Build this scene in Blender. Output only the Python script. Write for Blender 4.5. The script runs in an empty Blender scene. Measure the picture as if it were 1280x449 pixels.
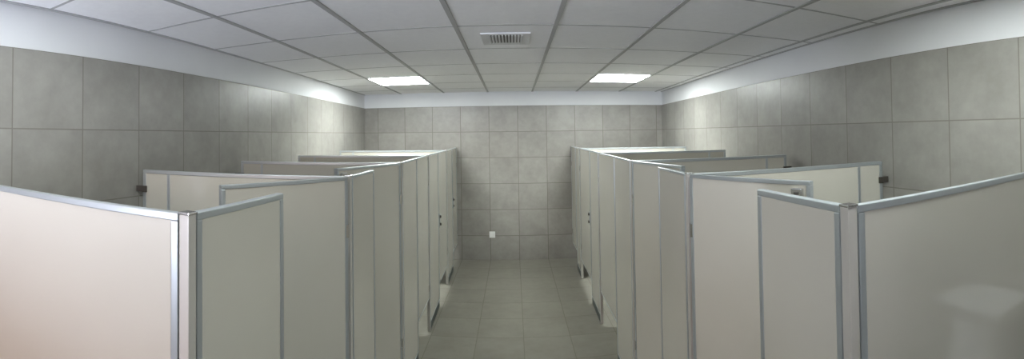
import bpy, bmesh, math
from mathutils import Vector, Matrix

# ------------------------------------------------------------------ camera, world, light
# One unit U is one wall tile (0.42 m).  X right, Y along the corridor, Z up.
U = 0.42
CAM_H = 4.849 * U
sc = bpy.context.scene
sc.view_settings.view_transform = 'Standard'
sc.view_settings.look = 'None'
sc.view_settings.gamma = 1.0
sc.view_settings.use_curve_mapping = False
sc.view_settings.exposure = 0.28

FILL_PANEL_POWER = 10.0  # dimmer panels added overhead, out of view, to brighten the near stalls
PANEL_POWER = 41.0      # emission strength of the ceiling light diffusers
SKY_POWER = 15.5        # daylight through the rear window
SKY_COLOR = (0.60, 0.44, 0.41)
GROUND_FILL_COLOR = (1.7, 1.8, 2.15)
FU, U0, FV, V0, PITCH, ROLL = 566.99, 641.65, 511.67, 158.3, 0.0168, -0.0134

cd = bpy.data.cameras.new('camera')
cam = bpy.data.objects.new('camera', cd)
sc.collection.objects.link(cam)
cd.type = 'PANO'
cd.panorama_type = 'CENTRAL_CYLINDRICAL'
cd.central_cylindrical_radius = 1.0
cd.central_cylindrical_range_u_min = (0 - U0) / FU
cd.central_cylindrical_range_u_max = (1280 - U0) / FU
cd.central_cylindrical_range_v_min = -(449 - V0) / FV
cd.central_cylindrical_range_v_max = V0 / FV
cp, sp_, cr, sr = math.cos(PITCH), math.sin(PITCH), math.cos(ROLL), math.sin(ROLL)
Rp = Matrix(((1, 0, 0), (0, cp, -sp_), (0, sp_, cp)))
Rr = Matrix(((cr, sr, 0), (-sr, cr, 0), (0, 0, 1)))
Rt = (Rr @ Rp).transposed()
def m2b(v): return Vector((v[0], v[2], v[1]))
right, up, fwd = (m2b(Rt @ Vector(e)) for e in ((1, 0, 0), (0, 1, 0), (0, 0, 1)))
back = -fwd
cam.matrix_world = Matrix(((right.x, up.x, back.x, 0), (right.y, up.y, back.y, 0), (right.z, up.z, back.z, CAM_H), (0, 0, 0, 1)))
cd.clip_start = 0.01
sc.camera = cam

world = bpy.data.worlds.new('world')
sc.world = world
world.use_nodes = True
bg = world.node_tree.nodes['Background']
bg.inputs[0].default_value = (*SKY_COLOR, 1)
bg.inputs[1].default_value = SKY_POWER
# sky above the horizon, an extra-bright ground below it added to lift the ceiling
_wt = world.node_tree
_tc = _wt.nodes.new('ShaderNodeTexCoord'); _se = _wt.nodes.new('ShaderNodeSeparateXYZ'); _rp = _wt.nodes.new('ShaderNodeValToRGB')
_ad = _wt.nodes.new('ShaderNodeMath'); _ad.operation = 'MULTIPLY_ADD'; _ad.inputs[1].default_value = 0.5; _ad.inputs[2].default_value = 0.5
_wt.links.new(_tc.outputs['Generated'], _se.inputs[0]); _wt.links.new(_se.outputs[2], _ad.inputs[0]); _wt.links.new(_ad.outputs[0], _rp.inputs[0])
_rp.color_ramp.elements[0].position = 0.49; _rp.color_ramp.elements[0].color = (*GROUND_FILL_COLOR, 1)
_rp.color_ramp.elements[1].position = 0.51; _rp.color_ramp.elements[1].color = (*SKY_COLOR, 1)
_wt.links.new(_rp.outputs[0], bg.inputs[0])
sc.cycles.diffuse_bounces = 10
sc.cycles.max_bounces = 14
sc.cycles.sample_clamp_indirect = 8

# ------------------------------------------------------------------ room dimensions (metres)
H_CEIL = (4.849 + 1.625) * U
H_TILE = (4.849 + 1.0741) * U
H_PART = (4.849 - 0.5165) * U
Y_BACK = 15.788 * U
Y_REAR = -3.2 * U
def xl(y): return -5.359 * U - 0.0653 * (y - Y_BACK)
def xr(y): return 5.376 * U + 0.0634 * (y - Y_BACK)
def pl(y): return -2.0266 * U - 0.0173 * (y - Y_BACK)      # left row of stall fronts
def pr(y): return 2.0284 * U + 0.0148 * (y - Y_BACK)       # right row of stall fronts

# ------------------------------------------------------------------ helpers
def obj(name, bm, mats, parent=None, origin=None, smooth=False):
    bmesh.ops.recalc_face_normals(bm, faces=bm.faces)
    me = bpy.data.meshes.new(name)
    org = Vector(parent.location) if parent is not None and origin is None else Vector(origin or (0, 0, 0))
    off = org
    if parent is not None:
        p = parent; off = Vector((0, 0, 0))
        while p is not None:
            off += Vector(p.location); p = p.parent
    bmesh.ops.translate(bm, verts=bm.verts, vec=-off)
    bm.to_mesh(me); bm.free()
    for m in (mats if isinstance(mats, (list, tuple)) else [mats]): me.materials.append(m)
    if smooth:
        for p in me.polygons: p.use_smooth = True
    o = bpy.data.objects.new(name, me)
    sc.collection.objects.link(o)
    if parent is not None: o.parent = parent
    else: o.location = off
    return o

def thing(name, label, cat, loc, group=None):
    o = bpy.data.objects.new(name, None)
    sc.collection.objects.link(o)
    o.location = loc; o.empty_display_size = 0.1
    o['label'] = label; o['category'] = cat
    if group: o['group'] = group
    return o

def struct(name, bm, mats):
    o = obj(name, bm, mats); o['kind'] = 'structure'; return o

def quadprism(bm, pts, z0, z1, mat=0):
    """pts: 4+ (x, y) corners"""
    lo = [bm.verts.new((x, y, z0)) for x, y in pts]
    hi = [bm.verts.new((x, y, z1)) for x, y in pts]
    fs = [bm.faces.new(lo), bm.faces.new(hi)]
    n = len(pts)
    for i in range(n):
        fs.append(bm.faces.new((lo[i], lo[(i + 1) % n], hi[(i + 1) % n], hi[i])))
    for f in fs: f.material_index = mat
    return lo + hi

def box(bm, x0, x1, y0, y1, z0, z1, mat=0):
    return quadprism(bm, [(x0, y0), (x1, y0), (x1, y1), (x0, y1)], z0, z1, mat)

def slab(bm, a, b, s0, s1, t0, t1, z0, z1, bev=0):
    """box along the segment a->b: s from s0 to s1 along it, t across it"""
    d = (Vector(b) - Vector(a)); d.normalize(); n = Vector((-d.y, d.x)); a = Vector(a)
    pts = [a + d * s0 + n * t0, a + d * s1 + n * t0, a + d * s1 + n * t1, a + d * s0 + n * t1]
    tmp = bmesh.new()
    quadprism(tmp, [(p.x, p.y) for p in pts], z0, z1)
    if bev:
        bmesh.ops.recalc_face_normals(tmp, faces=tmp.faces)
        bmesh.ops.bevel(tmp, geom=list(tmp.edges), offset=bev, segments=2, affect='EDGES', profile=0.6)
    me = bpy.data.meshes.new('tmp'); tmp.to_mesh(me); tmp.free()
    bm.from_mesh(me); bpy.data.meshes.remove(me)

def new_mat(name, color, rough=0.5, metal=0.0, spec=0.5):
    m = bpy.data.materials.new(name); m.use_nodes = True
    b = m.node_tree.nodes['Principled BSDF']
    b.inputs['Base Color'].default_value = (*color, 1)
    b.inputs['Roughness'].default_value = rough
    b.inputs['Metallic'].default_value = metal
    b.inputs['Specular IOR Level'].default_value = spec
    return m

class NT:
    def __init__(s, m): s.t = m.node_tree; s.n = s.t.nodes; s.l = s.t.links; s.b = s.n['Principled BSDF']
    def math(s, op, a, b=None, c=None):
        n = s.n.new('ShaderNodeMath'); n.operation = op
        for i, v in enumerate((a, b, c)):
            if v is None: continue
            if isinstance(v, (int, float)): n.inputs[i].default_value = v
            else: s.l.new(v, n.inputs[i])
        return n.outputs[0]
    def noise(s, vec, scale, detail=3, rough=0.5):
        n = s.n.new('ShaderNodeTexNoise'); n.inputs['Scale'].default_value = scale
        n.inputs['Detail'].default_value = detail; n.inputs['Roughness'].default_value = rough
        s.l.new(vec, n.inputs['Vector']); return n.outputs['Fac']
    def ramp(s, fac, stops):
        n = s.n.new('ShaderNodeValToRGB'); e = n.color_ramp.elements
        while len(e) < len(stops): e.new(0.5)
        for el, (p, c) in zip(e, stops): el.position = p; el.color = (*c, 1)
        s.l.new(fac, n.inputs[0]); return n.outputs[0]
    def mix(s, fac, a, b, mode='MIX'):
        n = s.n.new('ShaderNodeMix'); n.data_type = 'RGBA'; n.blend_type = mode
        for sock, v in ((n.inputs[0], fac), (n.inputs[6], a), (n.inputs[7], b)):
            if isinstance(v, (int, float)): sock.default_value = v
            elif isinstance(v, tuple): sock.default_value = (*v, 1)
            else: s.l.new(v, sock)
        return n.outputs[2]

def tile_mat(name, ax, au0, bx, bv0, c_lo, c_hi, grout, rough, gw=0.008, tint=0.05, gstr=0.75):
    """Square tiles of size U: axis ax with an origin au0, axis bx with an origin bv0."""
    m = new_mat(name, c_hi, rough); N = NT(m)
    geo = N.n.new('ShaderNodeNewGeometry'); sep = N.n.new('ShaderNodeSeparateXYZ')
    N.l.new(geo.outputs['Position'], sep.inputs[0])
    a = N.math('DIVIDE', N.math('SUBTRACT', sep.outputs[ax], au0), U)
    b = N.math('DIVIDE', N.math('SUBTRACT', sep.outputs[bx], bv0), U)
    fa, fb = N.math('FRACT', a), N.math('FRACT', b)
    da = N.math('SUBTRACT', 0.5, N.math('ABSOLUTE', N.math('SUBTRACT', fa, 0.5)))
    db = N.math('SUBTRACT', 0.5, N.math('ABSOLUTE', N.math('SUBTRACT', fb, 0.5)))
    d = N.math('MINIMUM', da, db)
    g = N.math('LESS_THAN', d, gw)
    comb = N.n.new('ShaderNodeCombineXYZ')
    N.l.new(N.math('FLOOR', a), comb.inputs[0]); N.l.new(N.math('FLOOR', b), comb.inputs[1])
    wn = N.n.new('ShaderNodeTexWhiteNoise'); wn.noise_dimensions = '2D'; N.l.new(comb.outputs[0], wn.inputs['Vector'])
    add = N.n.new('ShaderNodeVectorMath'); add.operation = 'MULTIPLY_ADD'
    N.l.new(wn.outputs['Color'], add.inputs[0]); add.inputs[1].default_value = (7, 7, 7)
    N.l.new(geo.outputs['Position'], add.inputs[2])
    n1 = N.noise(add.outputs[0], 3.2, 5, 0.62)
    n2 = N.noise(add.outputs[0], 14, 4, 0.6)
    mixf = N.math('ADD', N.math('MULTIPLY', n1, 0.7), N.math('MULTIPLY', n2, 0.3))
    col = N.ramp(mixf, [(0.36, c_lo), (0.64, c_hi)])
    val = N.math('ADD', 1 - tint, N.math('MULTIPLY', wn.outputs['Value'], 2 * tint))
    cv = N.n.new('ShaderNodeCombineXYZ')
    for i in range(3): N.l.new(val, cv.inputs[i])
    col = N.mix(1.0, col, cv.outputs[0], 'MULTIPLY')
    col = N.mix(N.math('MULTIPLY', g, gstr), col, grout)
    N.l.new(col, N.b.inputs['Base Color'])
    N.l.new(N.math('ADD', rough, N.math('MULTIPLY', g, 0.35)), N.b.inputs['Roughness'])
    bump = N.n.new('ShaderNodeBump'); bump.inputs['Strength'].default_value = 0.25; bump.inputs['Distance'].default_value = 0.002
    N.l.new(N.math('SUBTRACT', N.math('MULTIPLY', n2, 0.3), g), bump.inputs['Height'])
    N.l.new(bump.outputs[0], N.b.inputs['Normal'])
    return m

def mottled(name, c_lo, c_hi, scale, rough, bump=0.05, spec=0.5):
    m = new_mat(name, c_hi, rough, spec=spec); N = NT(m)
    geo = N.n.new('ShaderNodeNewGeometry')
    n = N.noise(geo.outputs['Position'], scale, 4, 0.55)
    N.l.new(N.ramp(n, [(0.35, c_lo), (0.65, c_hi)]), N.b.inputs['Base Color'])
    bp = N.n.new('ShaderNodeBump'); bp.inputs['Strength'].default_value = bump; bp.inputs['Distance'].default_value = 0.001
    N.l.new(N.noise(geo.outputs['Position'], scale * 18, 3), bp.inputs['Height'])
    N.l.new(bp.outputs[0], N.b.inputs['Normal'])
    return m

WLO, WHI, WGR = (0.25, 0.24, 0.22), (0.325, 0.315, 0.29), (0.17, 0.155, 0.135)
M_TL = tile_mat('tile_wall_left', 1, 2.25 * U, 2, H_TILE, WLO, WHI, WGR, 0.38)
M_TR = tile_mat('tile_wall_right', 1, 3.1987 * U, 2, H_TILE, WLO, WHI, WGR, 0.38)
M_TB = tile_mat('tile_wall_back', 0, 0.155 * U, 2, H_TILE, (0.275, 0.262, 0.242), (0.355, 0.342, 0.318), WGR, 0.38, gw=0.011)
M_FL = tile_mat('tile_floor', 0, 0.155 * U, 1, Y_BACK, (0.20, 0.19, 0.16), (0.25, 0.24, 0.205), (0.16, 0.15, 0.125), 0.32, gw=0.008, gstr=0.5)
M_PAINT = mottled('white_wall_paint', (0.72, 0.73, 0.75), (0.76, 0.77, 0.79), 1.5, 0.6)
M_CEIL = mottled('ceiling_board', (0.91, 0.91, 0.92), (0.94, 0.94, 0.95), 30, 0.85, 0.2)
M_GRID = new_mat('ceiling_grid_metal', (0.44, 0.44, 0.44), 0.6)
M_LAM = mottled('ivory_laminate', (0.53, 0.515, 0.455), (0.56, 0.545, 0.485), 1.2, 0.07, 0.0)
M_ALU = new_mat('brushed_aluminium', (0.46, 0.50, 0.52), 0.36, 0.6)
M_ALUP = new_mat('pale_post_profile', (0.50, 0.485, 0.45), 0.4, 0.1)
M_SHOE = new_mat('dark_panel_shoe', (0.05, 0.065, 0.065), 0.4, 0.2)
M_CHROME = new_mat('chrome_fitting', (0.7, 0.7, 0.7), 0.2, 1.0)
M_DARK = new_mat('dark_bracket_metal', (0.10, 0.09, 0.08), 0.45, 0.5)
M_PLATE = new_mat('white_plastic', (0.85, 0.85, 0.84), 0.35)
M_VENT = new_mat('vent_enamel', (0.72, 0.72, 0.72), 0.5)
M_CER = new_mat('white_ceramic', (0.88, 0.89, 0.9), 0.12)
M_GLASS = bpy.data.materials.new('window_pane_glass'); M_GLASS.use_nodes = True
_n = M_GLASS.node_tree.nodes; _n.clear()
_t = _n.new('ShaderNodeBsdfTransparent'); _g = _n.new('ShaderNodeBsdfGlossy'); _g.inputs['Roughness'].default_value = 0.02
_f = _n.new('ShaderNodeFresnel'); _x = _n.new('ShaderNodeMixShader'); _o = _n.new('ShaderNodeOutputMaterial')
for a_, b_ in ((_f.outputs[0], _x.inputs[0]), (_t.outputs[0], _x.inputs[1]), (_g.outputs[0], _x.inputs[2]), (_x.outputs[0], _o.inputs[0])):
    M_GLASS.node_tree.links.new(a_, b_)
M_LED = bpy.data.materials.new('lit_diffuser'); M_LED.use_nodes = True
_b = M_LED.node_tree.nodes['Principled BSDF']
_b.inputs['Base Color'].default_value = (0.9, 0.9, 0.9, 1)
_b.inputs['Emission Color'].default_value = (0.94, 1.0, 0.97, 1)
_b.inputs['Emission Strength'].default_value = PANEL_POWER

M_FILL_L = M_LED.copy(); M_FILL_L.name = 'left_fill_diffuser'  # weaker diffusers for the two added fill panels
M_FILL_L.node_tree.nodes['Principled BSDF'].inputs['Emission Strength'].default_value = FILL_PANEL_POWER
M_FILL_R = M_LED.copy(); M_FILL_R.name = 'right_fill_diffuser'
M_FILL_R.node_tree.nodes['Principled BSDF'].inputs['Emission Strength'].default_value = FILL_PANEL_POWER * 2.1

# ------------------------------------------------------------------ room shell
WT = 0.15
bm = bmesh.new()
quadprism(bm, [(xl(Y_REAR) - WT, Y_REAR - WT), (xr(Y_REAR) + WT, Y_REAR - WT), (xr(Y_BACK) + WT, Y_BACK + WT), (xl(Y_BACK) - WT, Y_BACK + WT)], -0.12, 0.0)
struct('floor', bm, M_FL)
bm = bmesh.new()
quadprism(bm, [(xl(Y_REAR) - WT, Y_REAR - WT), (xr(Y_REAR) + WT, Y_REAR - WT), (xr(Y_BACK) + WT, Y_BACK + WT), (xl(Y_BACK) - WT, Y_BACK + WT)], H_CEIL, H_CEIL + 0.1)
struct('ceiling', bm, M_CEIL)
R = 0.008   # the painted band sits this far behind the tile face
def side_wall(name, fx, sg, mat):
    bm = bmesh.new()
    y0, y1 = Y_REAR - WT, Y_BACK + WT
    quadprism(bm, [(fx(y0), y0), (fx(y1), y1), (fx(y1) + sg * WT, y1), (fx(y0) + sg * WT, y0)], 0, H_TILE, 0)
    quadprism(bm, [(fx(y0) + sg * R, y0), (fx(y1) + sg * R, y1), (fx(y1) + sg * WT, y1), (fx(y0) + sg * WT, y0)], H_TILE, H_CEIL, 1)
    struct(name, bm, [mat, M_PAINT])
side_wall('wall_left', xl, -1, M_TL)
side_wall('wall_right', xr, 1, M_TR)
bm = bmesh.new()
box(bm, xl(Y_BACK), xr(Y_BACK), Y_BACK, Y_BACK + WT, 0, H_TILE, 0)
box(bm, xl(Y_BACK) - R, xr(Y_BACK) + R, Y_BACK + R, Y_BACK + WT, H_TILE, H_CEIL, 1)
struct('wall_back', bm, [M_TB, M_PAINT])
# rear wall behind the camera with a window high up
WX0, WX1, WZ0, WZ1 = -1.74, -0.86, 1.15, 2.62
bm = bmesh.new()
ya, yb = Y_REAR - WT, Y_REAR
X0, X1 = xl(Y_REAR), xr(Y_REAR)
box(bm, X0, WX0, ya, yb, 0, H_CEIL); box(bm, WX1, X1, ya, yb, 0, H_CEIL)
box(bm, WX0, WX1, ya, yb, 0, WZ0); box(bm, WX0, WX1, ya, yb, WZ1, H_CEIL)
struct('wall_rear', bm, M_PAINT)
bm = bmesh.new()
fw = 0.04
for a in ((WX0, WX0 + fw, WZ0, WZ1), (WX1 - fw, WX1, WZ0, WZ1), (WX0 + fw, WX1 - fw, WZ0, WZ0 + fw), (WX0 + fw, WX1 - fw, WZ1 - fw, WZ1),
          ((WX0 + WX1) / 2 - 0.02, (WX0 + WX1) / 2 + 0.02, WZ0 + fw, WZ1 - fw)):
    box(bm, a[0], a[1], ya + 0.05, ya + 0.10, a[2], a[3])
w = struct('window_1', bm, M_ALU)
bm = bmesh.new(); box(bm, WX0 + fw, WX1 - fw, ya + 0.072, ya + 0.078, WZ0 + fw, WZ1 - fw)
obj('window_pane', bm, M_GLASS, w)
ld = bpy.data.lights.new('window_portal', 'AREA'); ld.shape = 'RECTANGLE'
ld.size = WX1 - WX0; ld.size_y = WZ1 - WZ0; ld.cycles.is_portal = True
lo = bpy.data.objects.new('window_portal', ld); sc.collection.objects.link(lo)
lo.location = ((WX0 + WX1) / 2, ya + 0.03, (WZ0 + WZ1) / 2); lo.rotation_euler = (math.radians(90), 0, 0)

# suspended ceiling grid: long bars every GX, cross bars every GY
GX, GX0, GY, GY0 = 1.378 * U, -0.7756 * U, 1.6729 * U, 4.4191 * U
zc = H_CEIL
def gxa(k, y): return (GX0 + k * GX) * (1 + 0.0145 * (y / U - 7.1))   # the bars follow the widening room
bm = bmesh.new()
for k in range(-2, 4):
    ya_, yb_ = Y_REAR, Y_BACK + R
    quadprism(bm, [(gxa(k, ya_) - 0.0125, ya_), (gxa(k, ya_) + 0.0125, ya_), (gxa(k, yb_) + 0.0125, yb_), (gxa(k, yb_) - 0.0125, yb_)], zc - 0.007, zc + 0.01)
for fx, sg, o_ in ((xr, -1, 0.10), (xl, 1, 0.0), (xr, -1, 0.0)):
    y0, y1 = Y_REAR, Y_BACK
    e = -0.008
    quadprism(bm, [(fx(y0) + sg * (o_ + e), y0), (fx(y1) + sg * (o_ + e), y1), (fx(y1) + sg * (o_ + 0.014), y1), (fx(y0) + sg * (o_ + 0.014), y0)], zc - 0.006, zc + 0.01)
struct('trim_1', bm, M_GRID)
bm = bmesh.new()
for j in range(-4, 7):
    y = GY0 + j * GY
    if y < Y_REAR or y > Y_BACK - 0.02: continue
    box(bm, xl(y) - R, xr(y) + R, y - 0.009, y + 0.009, zc - 0.0012, zc + 0.01)
struct('trim_2', bm, M_GRID)

# ------------------------------------------------------------------ ceiling lights and vent
def ceiling_light(kx, jy, label, led=None):
    y0, y1 = GY0 + jy * GY + 0.010, GY0 + (jy + 1) * GY - 0.010
    def quad(i_):
        a0, a1 = y0 + i_, y1 - i_
        return [(gxa(kx, a0) + 0.013 + i_, a0), (gxa(kx + 1, a0) - 0.013 - i_, a0), (gxa(kx + 1, a1) - 0.013 - i_, a1), (gxa(kx, a1) + 0.013 + i_, a1)]
    o_, q_ = quad(0), quad(0.014)
    cx = sum(p[0] for p in o_) / 4
    t = thing('ceiling_light', label, 'ceiling light', (cx, (y0 + y1) / 2, zc), 'square light panels in the ceiling')
    bm = bmesh.new()
    for a in range(4):
        b = (a + 1) % 4
        quadprism(bm, [o_[a], o_[b], q_[b], q_[a]], zc - 0.006, zc)
    obj('frame', bm, M_PLATE, t)
    bm = bmesh.new(); quadprism(bm, q_, zc - 0.009, zc - 0.001)
    obj('diffuser', bm, led or M_LED, t)
ceiling_light(-2, 4, 'glowing white ceiling light panel left of the air vent, above the far left stalls')
ceiling_light(2, 4, 'glowing white ceiling light panel right of the air vent, above the far right stalls')
ceiling_light(-2, -2, 'added dim fill light panel overhead on the left, unseen above the nearest left stall', M_FILL_L)  # both unseen panels are added to light the near dividers
ceiling_light(2, -2, 'added fill light panel overhead on the right, unseen above the nearest right stall', M_FILL_R)

vx0, vx1, vy0, vy1 = -0.46 * U, 0.27 * U, 6.55 * U, 7.35 * U
vt = thing('ceiling_vent', 'square white air vent with angled slats in the middle of the ceiling', 'vent', ((vx0 + vx1) / 2, (vy0 + vy1) / 2, zc))
bm = bmesh.new(); f = 0.045
def ring(bm, x0, x1, y0, y1, f, z0, z1, drop):
    o_ = [(x0, y0), (x1, y0), (x1, y1), (x0, y1)]; i_ = [(x0 + f, y0 + f), (x1 - f, y0 + f), (x1 - f, y1 - f), (x0 + f, y1 - f)]
    vo = [bm.verts.new((x, y, z1)) for x, y in o_]; vm = [bm.verts.new((x, y, z0)) for x, y in o_]
    vi = [bm.verts.new((x, y, z0 + drop)) for x, y in i_]; vt_ = [bm.verts.new((x, y, z1)) for x, y in i_]
    for i in range(4):
        j = (i + 1) % 4
        bm.faces.new((vo[i], vo[j], vm[j], vm[i])); bm.faces.new((vm[i], vm[j], vi[j], vi[i])); bm.faces.new((vi[i], vi[j], vt_[j], vt_[i])); bm.faces.new((vt_[i], vt_[j], vo[j], vo[i]))
ring(bm, vx0, vx1, vy0, vy1, f, zc - 0.010, zc, 0.004)
obj('frame', bm, M_VENT, vt)
bm = bmesh.new(); box(bm, vx0 + f, vx1 - f, vy0 + f, vy1 - f, zc - 0.004, zc - 0.001)
obj('backing', bm, M_DARK, vt)
ix0, ix1, iy0, iy1 = vx0 + f, vx1 - f, vy0 + f, vy1 - f
n = 11
for i in range(n):
    x = ix0 + (i + 0.5) * (ix1 - ix0) / n; lean = (i - (n - 1) / 2) / n * 0.012
    bm = bmesh.new(); w_ = 0.0045
    a = [bm.verts.new(v) for v in ((x - w_ + lean, iy0, zc - 0.011), (x + w_ + lean, iy0, zc - 0.011), (x + w_, iy0, zc - 0.004), (x - w_, iy0, zc - 0.004))]
    b = [bm.verts.new((v.co.x, iy1, v.co.z)) for v in a]
    bm.faces.new(a); bm.faces.new(b)
    for q in range(4): bm.faces.new((a[q], a[(q + 1) % 4], b[(q + 1) % 4], b[q]))
    obj('slat', bm, M_VENT, vt)

# small white plate low on the back wall
px, pz = -0.80 * U, 0.0
pxc = (613.5 - U0) / FU * Y_BACK; pzc = CAM_H - (292 - V0 - 8) / FV * Y_BACK
sp = thing('wall_outlet', 'small white outlet plate low on the tiled back wall', 'outlet', (pxc, Y_BACK, pzc))
bm = bmesh.new(); slab(bm, (pxc - 0.042, Y_BACK), (pxc + 0.042, Y_BACK), 0, 0.084, -0.012, 0, pzc - 0.05, pzc + 0.05, 0.003)
obj('cover_plate', bm, M_PLATE, sp)
bm = bmesh.new(); slab(bm, (pxc - 0.014, Y_BACK), (pxc + 0.014, Y_BACK), 0, 0.028, -0.016, -0.010, pzc - 0.024, pzc + 0.024, 0.002)
obj('socket', bm, M_PLATE, sp)

# ------------------------------------------------------------------ stall partitions
TH = 0.020; RW = 0.022; RT = 0.026
def framed(t, a, b, z0, z1, rw=RW, bottom=True, joint=None):
    L = (Vector(b) - Vector(a)).length
    bm = bmesh.new(); slab(bm, a, b, rw * 0.6, L - rw * 0.6, -TH / 2, TH / 2, z0 + (rw * .6 if bottom else 0), z1 - rw * 0.6)
    obj('panel', bm, M_LAM, t)
    bm = bmesh.new()
    slab(bm, a, b, 0, L, -RT / 2, RT / 2, z1 - rw, z1, 0.003)
    slab(bm, a, b, 0, rw, -RT / 2, RT / 2, z0, z1 - rw, 0.003)
    slab(bm, a, b, L - rw, L, -RT / 2, RT / 2, z0, z1 - rw, 0.003)
    if bottom: slab(bm, a, b, rw, L - rw, -RT / 2, RT / 2, z0, z0 + rw, 0.003)
    obj('edging', bm, M_ALU, t)
    if joint:
        bm = bmesh.new(); slab(bm, a, b, L - joint - 0.01, L - joint + 0.01, -RT / 2 + .002, RT / 2 - .002, z0 + rw, z1 - rw, 0.002)
        obj('joint_strip', bm, M_ALU, t)
    return L

ordn = ['nearest', 'second', 'third', 'fourth', 'farthest']
#            front posts (near end of each front panel), door near edge
FR = {'left': [2.05, 4.81, 7.35, 10.0, 13.13], 'right': [2.02, 4.60, 7.13, 10.25, 13.53]}
DN = {'left': [3.20, 5.74, 8.64, 11.43, 14.45], 'right': [3.06, 5.63, 8.44, 11.50, 14.51]}
WL = {'left': [1.69, 4.23, 6.81, 9.39, 12.47], 'right': [1.88, 4.33, 6.89, 9.68, 12.67]}
OPEN_TO = {('left', 0): 275, ('left', 1): 419, ('right', 0): 1013, ('right', 1): 853}

DIV_LABEL = {
 ('left', 0): 'large pinkish ivory divider panel filling the lower left corner, nearest on the left',
 ('left', 1): 'pale divider panel to the left wall behind the open door of the nearest left stall',
 ('left', 2): 'third divider panel from the front in the left row, fixed to the left wall',
 ('left', 3): 'fourth divider panel from the front in the left row, shaded',
 ('left', 4): 'brightly lit farthest divider panel of the left row, near the back wall',
 ('right', 0): 'large ivory divider panel at the lower right corner with a faint white reflection',
 ('right', 1): 'pale divider panel to the right wall behind the open door of the nearest right stall',
 ('right', 2): 'third divider panel from the front in the right row, dark bracket on the right wall',
 ('right', 3): 'fourth divider panel from the front in the right row, shaded',
 ('right', 4): 'brightly lit farthest divider panel of the right row, near the back wall'}
FRONT_LABEL = {
 0: 'nearest fixed front panel of the %s row with aluminium edging and a corner post',
 1: 'second fixed front panel of the %s row, between the two open doors',
 2: 'third fixed front panel of the %s row, just before the first closed door',
 3: 'fourth fixed front panel of the %s row, between two closed doors',
 4: 'farthest fixed front panel of the %s row, just before the last closed door'}
DOOR_LABEL = {
 0: 'ivory door of the nearest %s stall standing open inward beside the large divider',
 1: 'ivory door of the second %s stall standing open inward, only its top edge clear behind the front panel',
 2: 'closed ivory door of the third %s stall with a bright gap beneath',
 3: 'closed ivory door of the fourth %s stall with a small lock',
 4: 'closed ivory door of the last %s stall, ending beside the tiled back wall'}

def px_to_dir(px):
    return (px - U0) / FU

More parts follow.
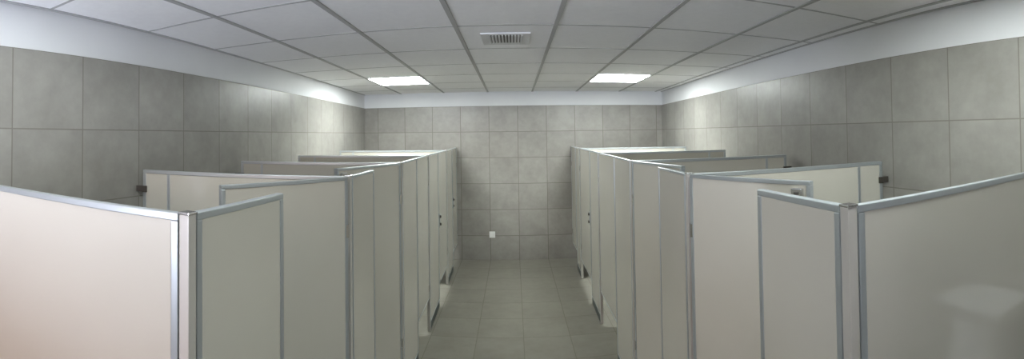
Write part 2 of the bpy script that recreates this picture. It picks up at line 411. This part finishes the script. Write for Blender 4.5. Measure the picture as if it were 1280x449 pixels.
for side, fp, fw_, sg in (('left', pl, xl, -1), ('right', pr, xr, 1)):
    for i in range(5):
        y = FR[side][i] * U; a = (fp(y), y)
        # ---- divider from the front post to the wall
        yw = WL[side][i] * U; wx = fw_(yw)
        full = Vector((wx, yw)) - Vector(a); Lf = full.length; dd = full / Lf
        a2 = Vector(a) + dd * 0.022; b2 = Vector((wx, yw)) - dd * 0.045
        t = thing('divider_panel', DIV_LABEL[(side, i)], 'partition', ((a2.x + b2.x) / 2, (a2.y + b2.y) / 2, 0), 'divider panels of the %s stalls' % side)
        L = framed(t, tuple(a2), tuple(b2), 0.28, H_PART, joint=(0.17 if i else None))
        nb = 0
        for hz in (H_PART - 0.12, 1.05, 0.38):
            bm = bmesh.new()
            slab(bm, tuple(a2), tuple(b2), L - 0.028, L - 0.002, -0.024, 0.024, hz - 0.02, hz + 0.02, 0.003)
            slab(bm, tuple(a2), tuple(b2), L - 0.01, L + 0.047, -0.012, 0.012, hz - 0.018, hz + 0.018, 0.002)
            o = obj('wall_bracket', bm, M_DARK, t)
            if nb == 0: o['label'] = 'dark metal wall bracket'
            nb += 1
        # ---- front panel
        yd = DN[side][i] * U; b = (fp(yd), yd)
        ca = Vector(a); d = (Vector(b) - ca).normalized()
        t = thing('front_panel', FRONT_LABEL[i] % side, 'partition', ((a[0] + b[0]) / 2, (y + yd) / 2, 0), 'fixed front panels of the %s stalls' % side)
        s = ca + d * 0.022
        framed(t, tuple(s), b, 0.085, H_PART, rw=RW if i == 0 else 0.014)
        bm = bmesh.new(); slab(bm, tuple(s), b, 0.0, (Vector(b) - s).length, -0.009, 0.009, 0.0, 0.087, 0)
        o = obj('foot', bm, M_SHOE, t); o['label'] = 'dark foot rail'
        pw = 0.0155 if i == 0 else 0.0135
        bm = bmesh.new(); slab(bm, a, b, -pw, pw, -pw, pw, 0.0, H_PART - 0.002, 0.003)
        o = obj('corner_post', bm, M_ALUP, t)
        bm = bmesh.new(); slab(bm, a, b, -pw - 0.002, pw + 0.002, -pw - 0.002, pw + 0.002, H_PART - 0.002, H_PART + 0.005, 0.002)
        obj('post_cap', bm, M_CHROME, o)
        # ---- door, hinged on the far side
        yh = (FR[side][i + 1] * U if i < 4 else Y_BACK) - 0.030; h = Vector((fp(yh), yh))
        n0 = Vector((fp(yd + 0.006), yd + 0.006))
        W = (h - n0).length
        if (side, i) in OPEN_TO:
            th = px_to_dir(OPEN_TO[(side, i)])
            # free edge on the circle of radius W about the hinge, seen in direction th
            best = None
            for q in range(0, 450):
                ang = math.radians(q / 10)
                v = h + W * Vector((sg * math.sin(ang), -math.cos(ang)))
                e = abs(math.atan2(v.x, v.y) - th)
                if best and e > best[0] + 0.02: break
                if best is None or e < best[0]: best = (e, v, ang)
            f_ = best[1]
        else: f_ = n0
        t = thing('stall_door', DOOR_LABEL[i] % side, 'door', (h.x, h.y, 0), 'stall doors of the %s row' % side)
        framed(t, tuple(h), tuple(f_), 0.35 if i == 2 else 0.27, H_PART, rw=0.018 if i < 2 else 0.012)
        dl = (f_ - h).normalized()
        for hz in (0.45, H_PART - 0.28):
            bm = bmesh.new(); slab(bm, tuple(h), tuple(f_), -0.006, 0.014, -0.0132, 0.0132, hz - 0.035, hz + 0.035, 0.003)
            obj('hinge', bm, M_CHROME, t)
        out = 1 if (side == 'left') else -1
        # corridor side normal of the door for door direction hinge->free edge
        nrm = Vector((-dl.y, dl.x)); 
        c = 1 if nrm.x * -sg > 0 else -1
        if (side, i) in OPEN_TO:
            if (side, i) != ('left', 0):
                bm = bmesh.new(); slab(bm, tuple(h), tuple(f_), W - 0.075, W - 0.028, c * 0.010, c * 0.030, H_PART - 0.068, H_PART - 0.030, 0.004)
                o = obj('latch', bm, M_CHROME, t); o['label'] = 'small chrome latch near the top corner'
                bm = bmesh.new(); slab(bm, tuple(h), tuple(f_), W - 0.06, W - 0.043, c * 0.028, c * 0.036, H_PART - 0.056, H_PART - 0.044, 0.002)
                obj('latch_button', bm, M_DARK, o)
        elif i == 3 or (side == 'left' and i == 4):
            bm = bmesh.new(); slab(bm, tuple(h), tuple(f_), W - 0.075, W - 0.030, c * 0.010, c * 0.018, 0.93, 1.08, 0.003)
            o = obj('lock', bm, M_ALU, t)
            for hz in (0.96, 1.05):
                bm = bmesh.new(); slab(bm, tuple(h), tuple(f_), W - 0.066, W - 0.038, c * 0.016, c * 0.032, hz - 0.014, hz + 0.014, 0.003)
                obj('lock_knob', bm, M_DARK, o)

# ------------------------------------------------------------------ urinal on the right wall in front of the first divider (seen mirrored in that divider)
uy0, uy1 = 0.88 * U, 1.62 * U; yc = (uy0 + uy1) / 2; hw = (uy1 - uy0) / 2
wx = xr(uy0) - 0.002
t = thing('urinal', 'white ceramic urinal on the right wall, mirrored faintly in the large right divider', 'urinal', (wx, yc, 0.55))
bm = bmesh.new()
prof = [(0.50, 0.06, 0.10), (0.55, 0.12, 0.22), (0.66, 0.145, 0.31), (0.80, 0.15, 0.33), (0.95, 0.152, 0.30), (1.10, hw, 0.26), (1.15, hw, 0.26)]
rings = []
for z, w_, dep in prof:
    r_ = []
    for q in range(17):
        an = math.pi * q / 16
        ex = 0.6
        cx = math.copysign(abs(math.cos(an)) ** ex, math.cos(an)); sx = abs(math.sin(an)) ** ex
        r_.append(bm.verts.new((wx - dep * sx, yc + w_ * cx, z)))
    rings.append(r_)
for p, q in zip(rings, rings[1:]):
    for k in range(16): bm.faces.new((p[k], p[k + 1], q[k + 1], q[k]))
    bm.faces.new((p[16], p[0], q[0], q[16]))
bm.faces.new(rings[0]); bm.faces.new(rings[-1])
obj('bowl', bm, M_CER, t, smooth=False)
bm = bmesh.new(); slab(bm, (wx, yc - hw - 0.012), (wx, yc + hw + 0.012), 0, 2 * hw + 0.024, 0, 0.275, 1.15, 1.18, 0.006)
obj('top_ledge', bm, M_CER, t)
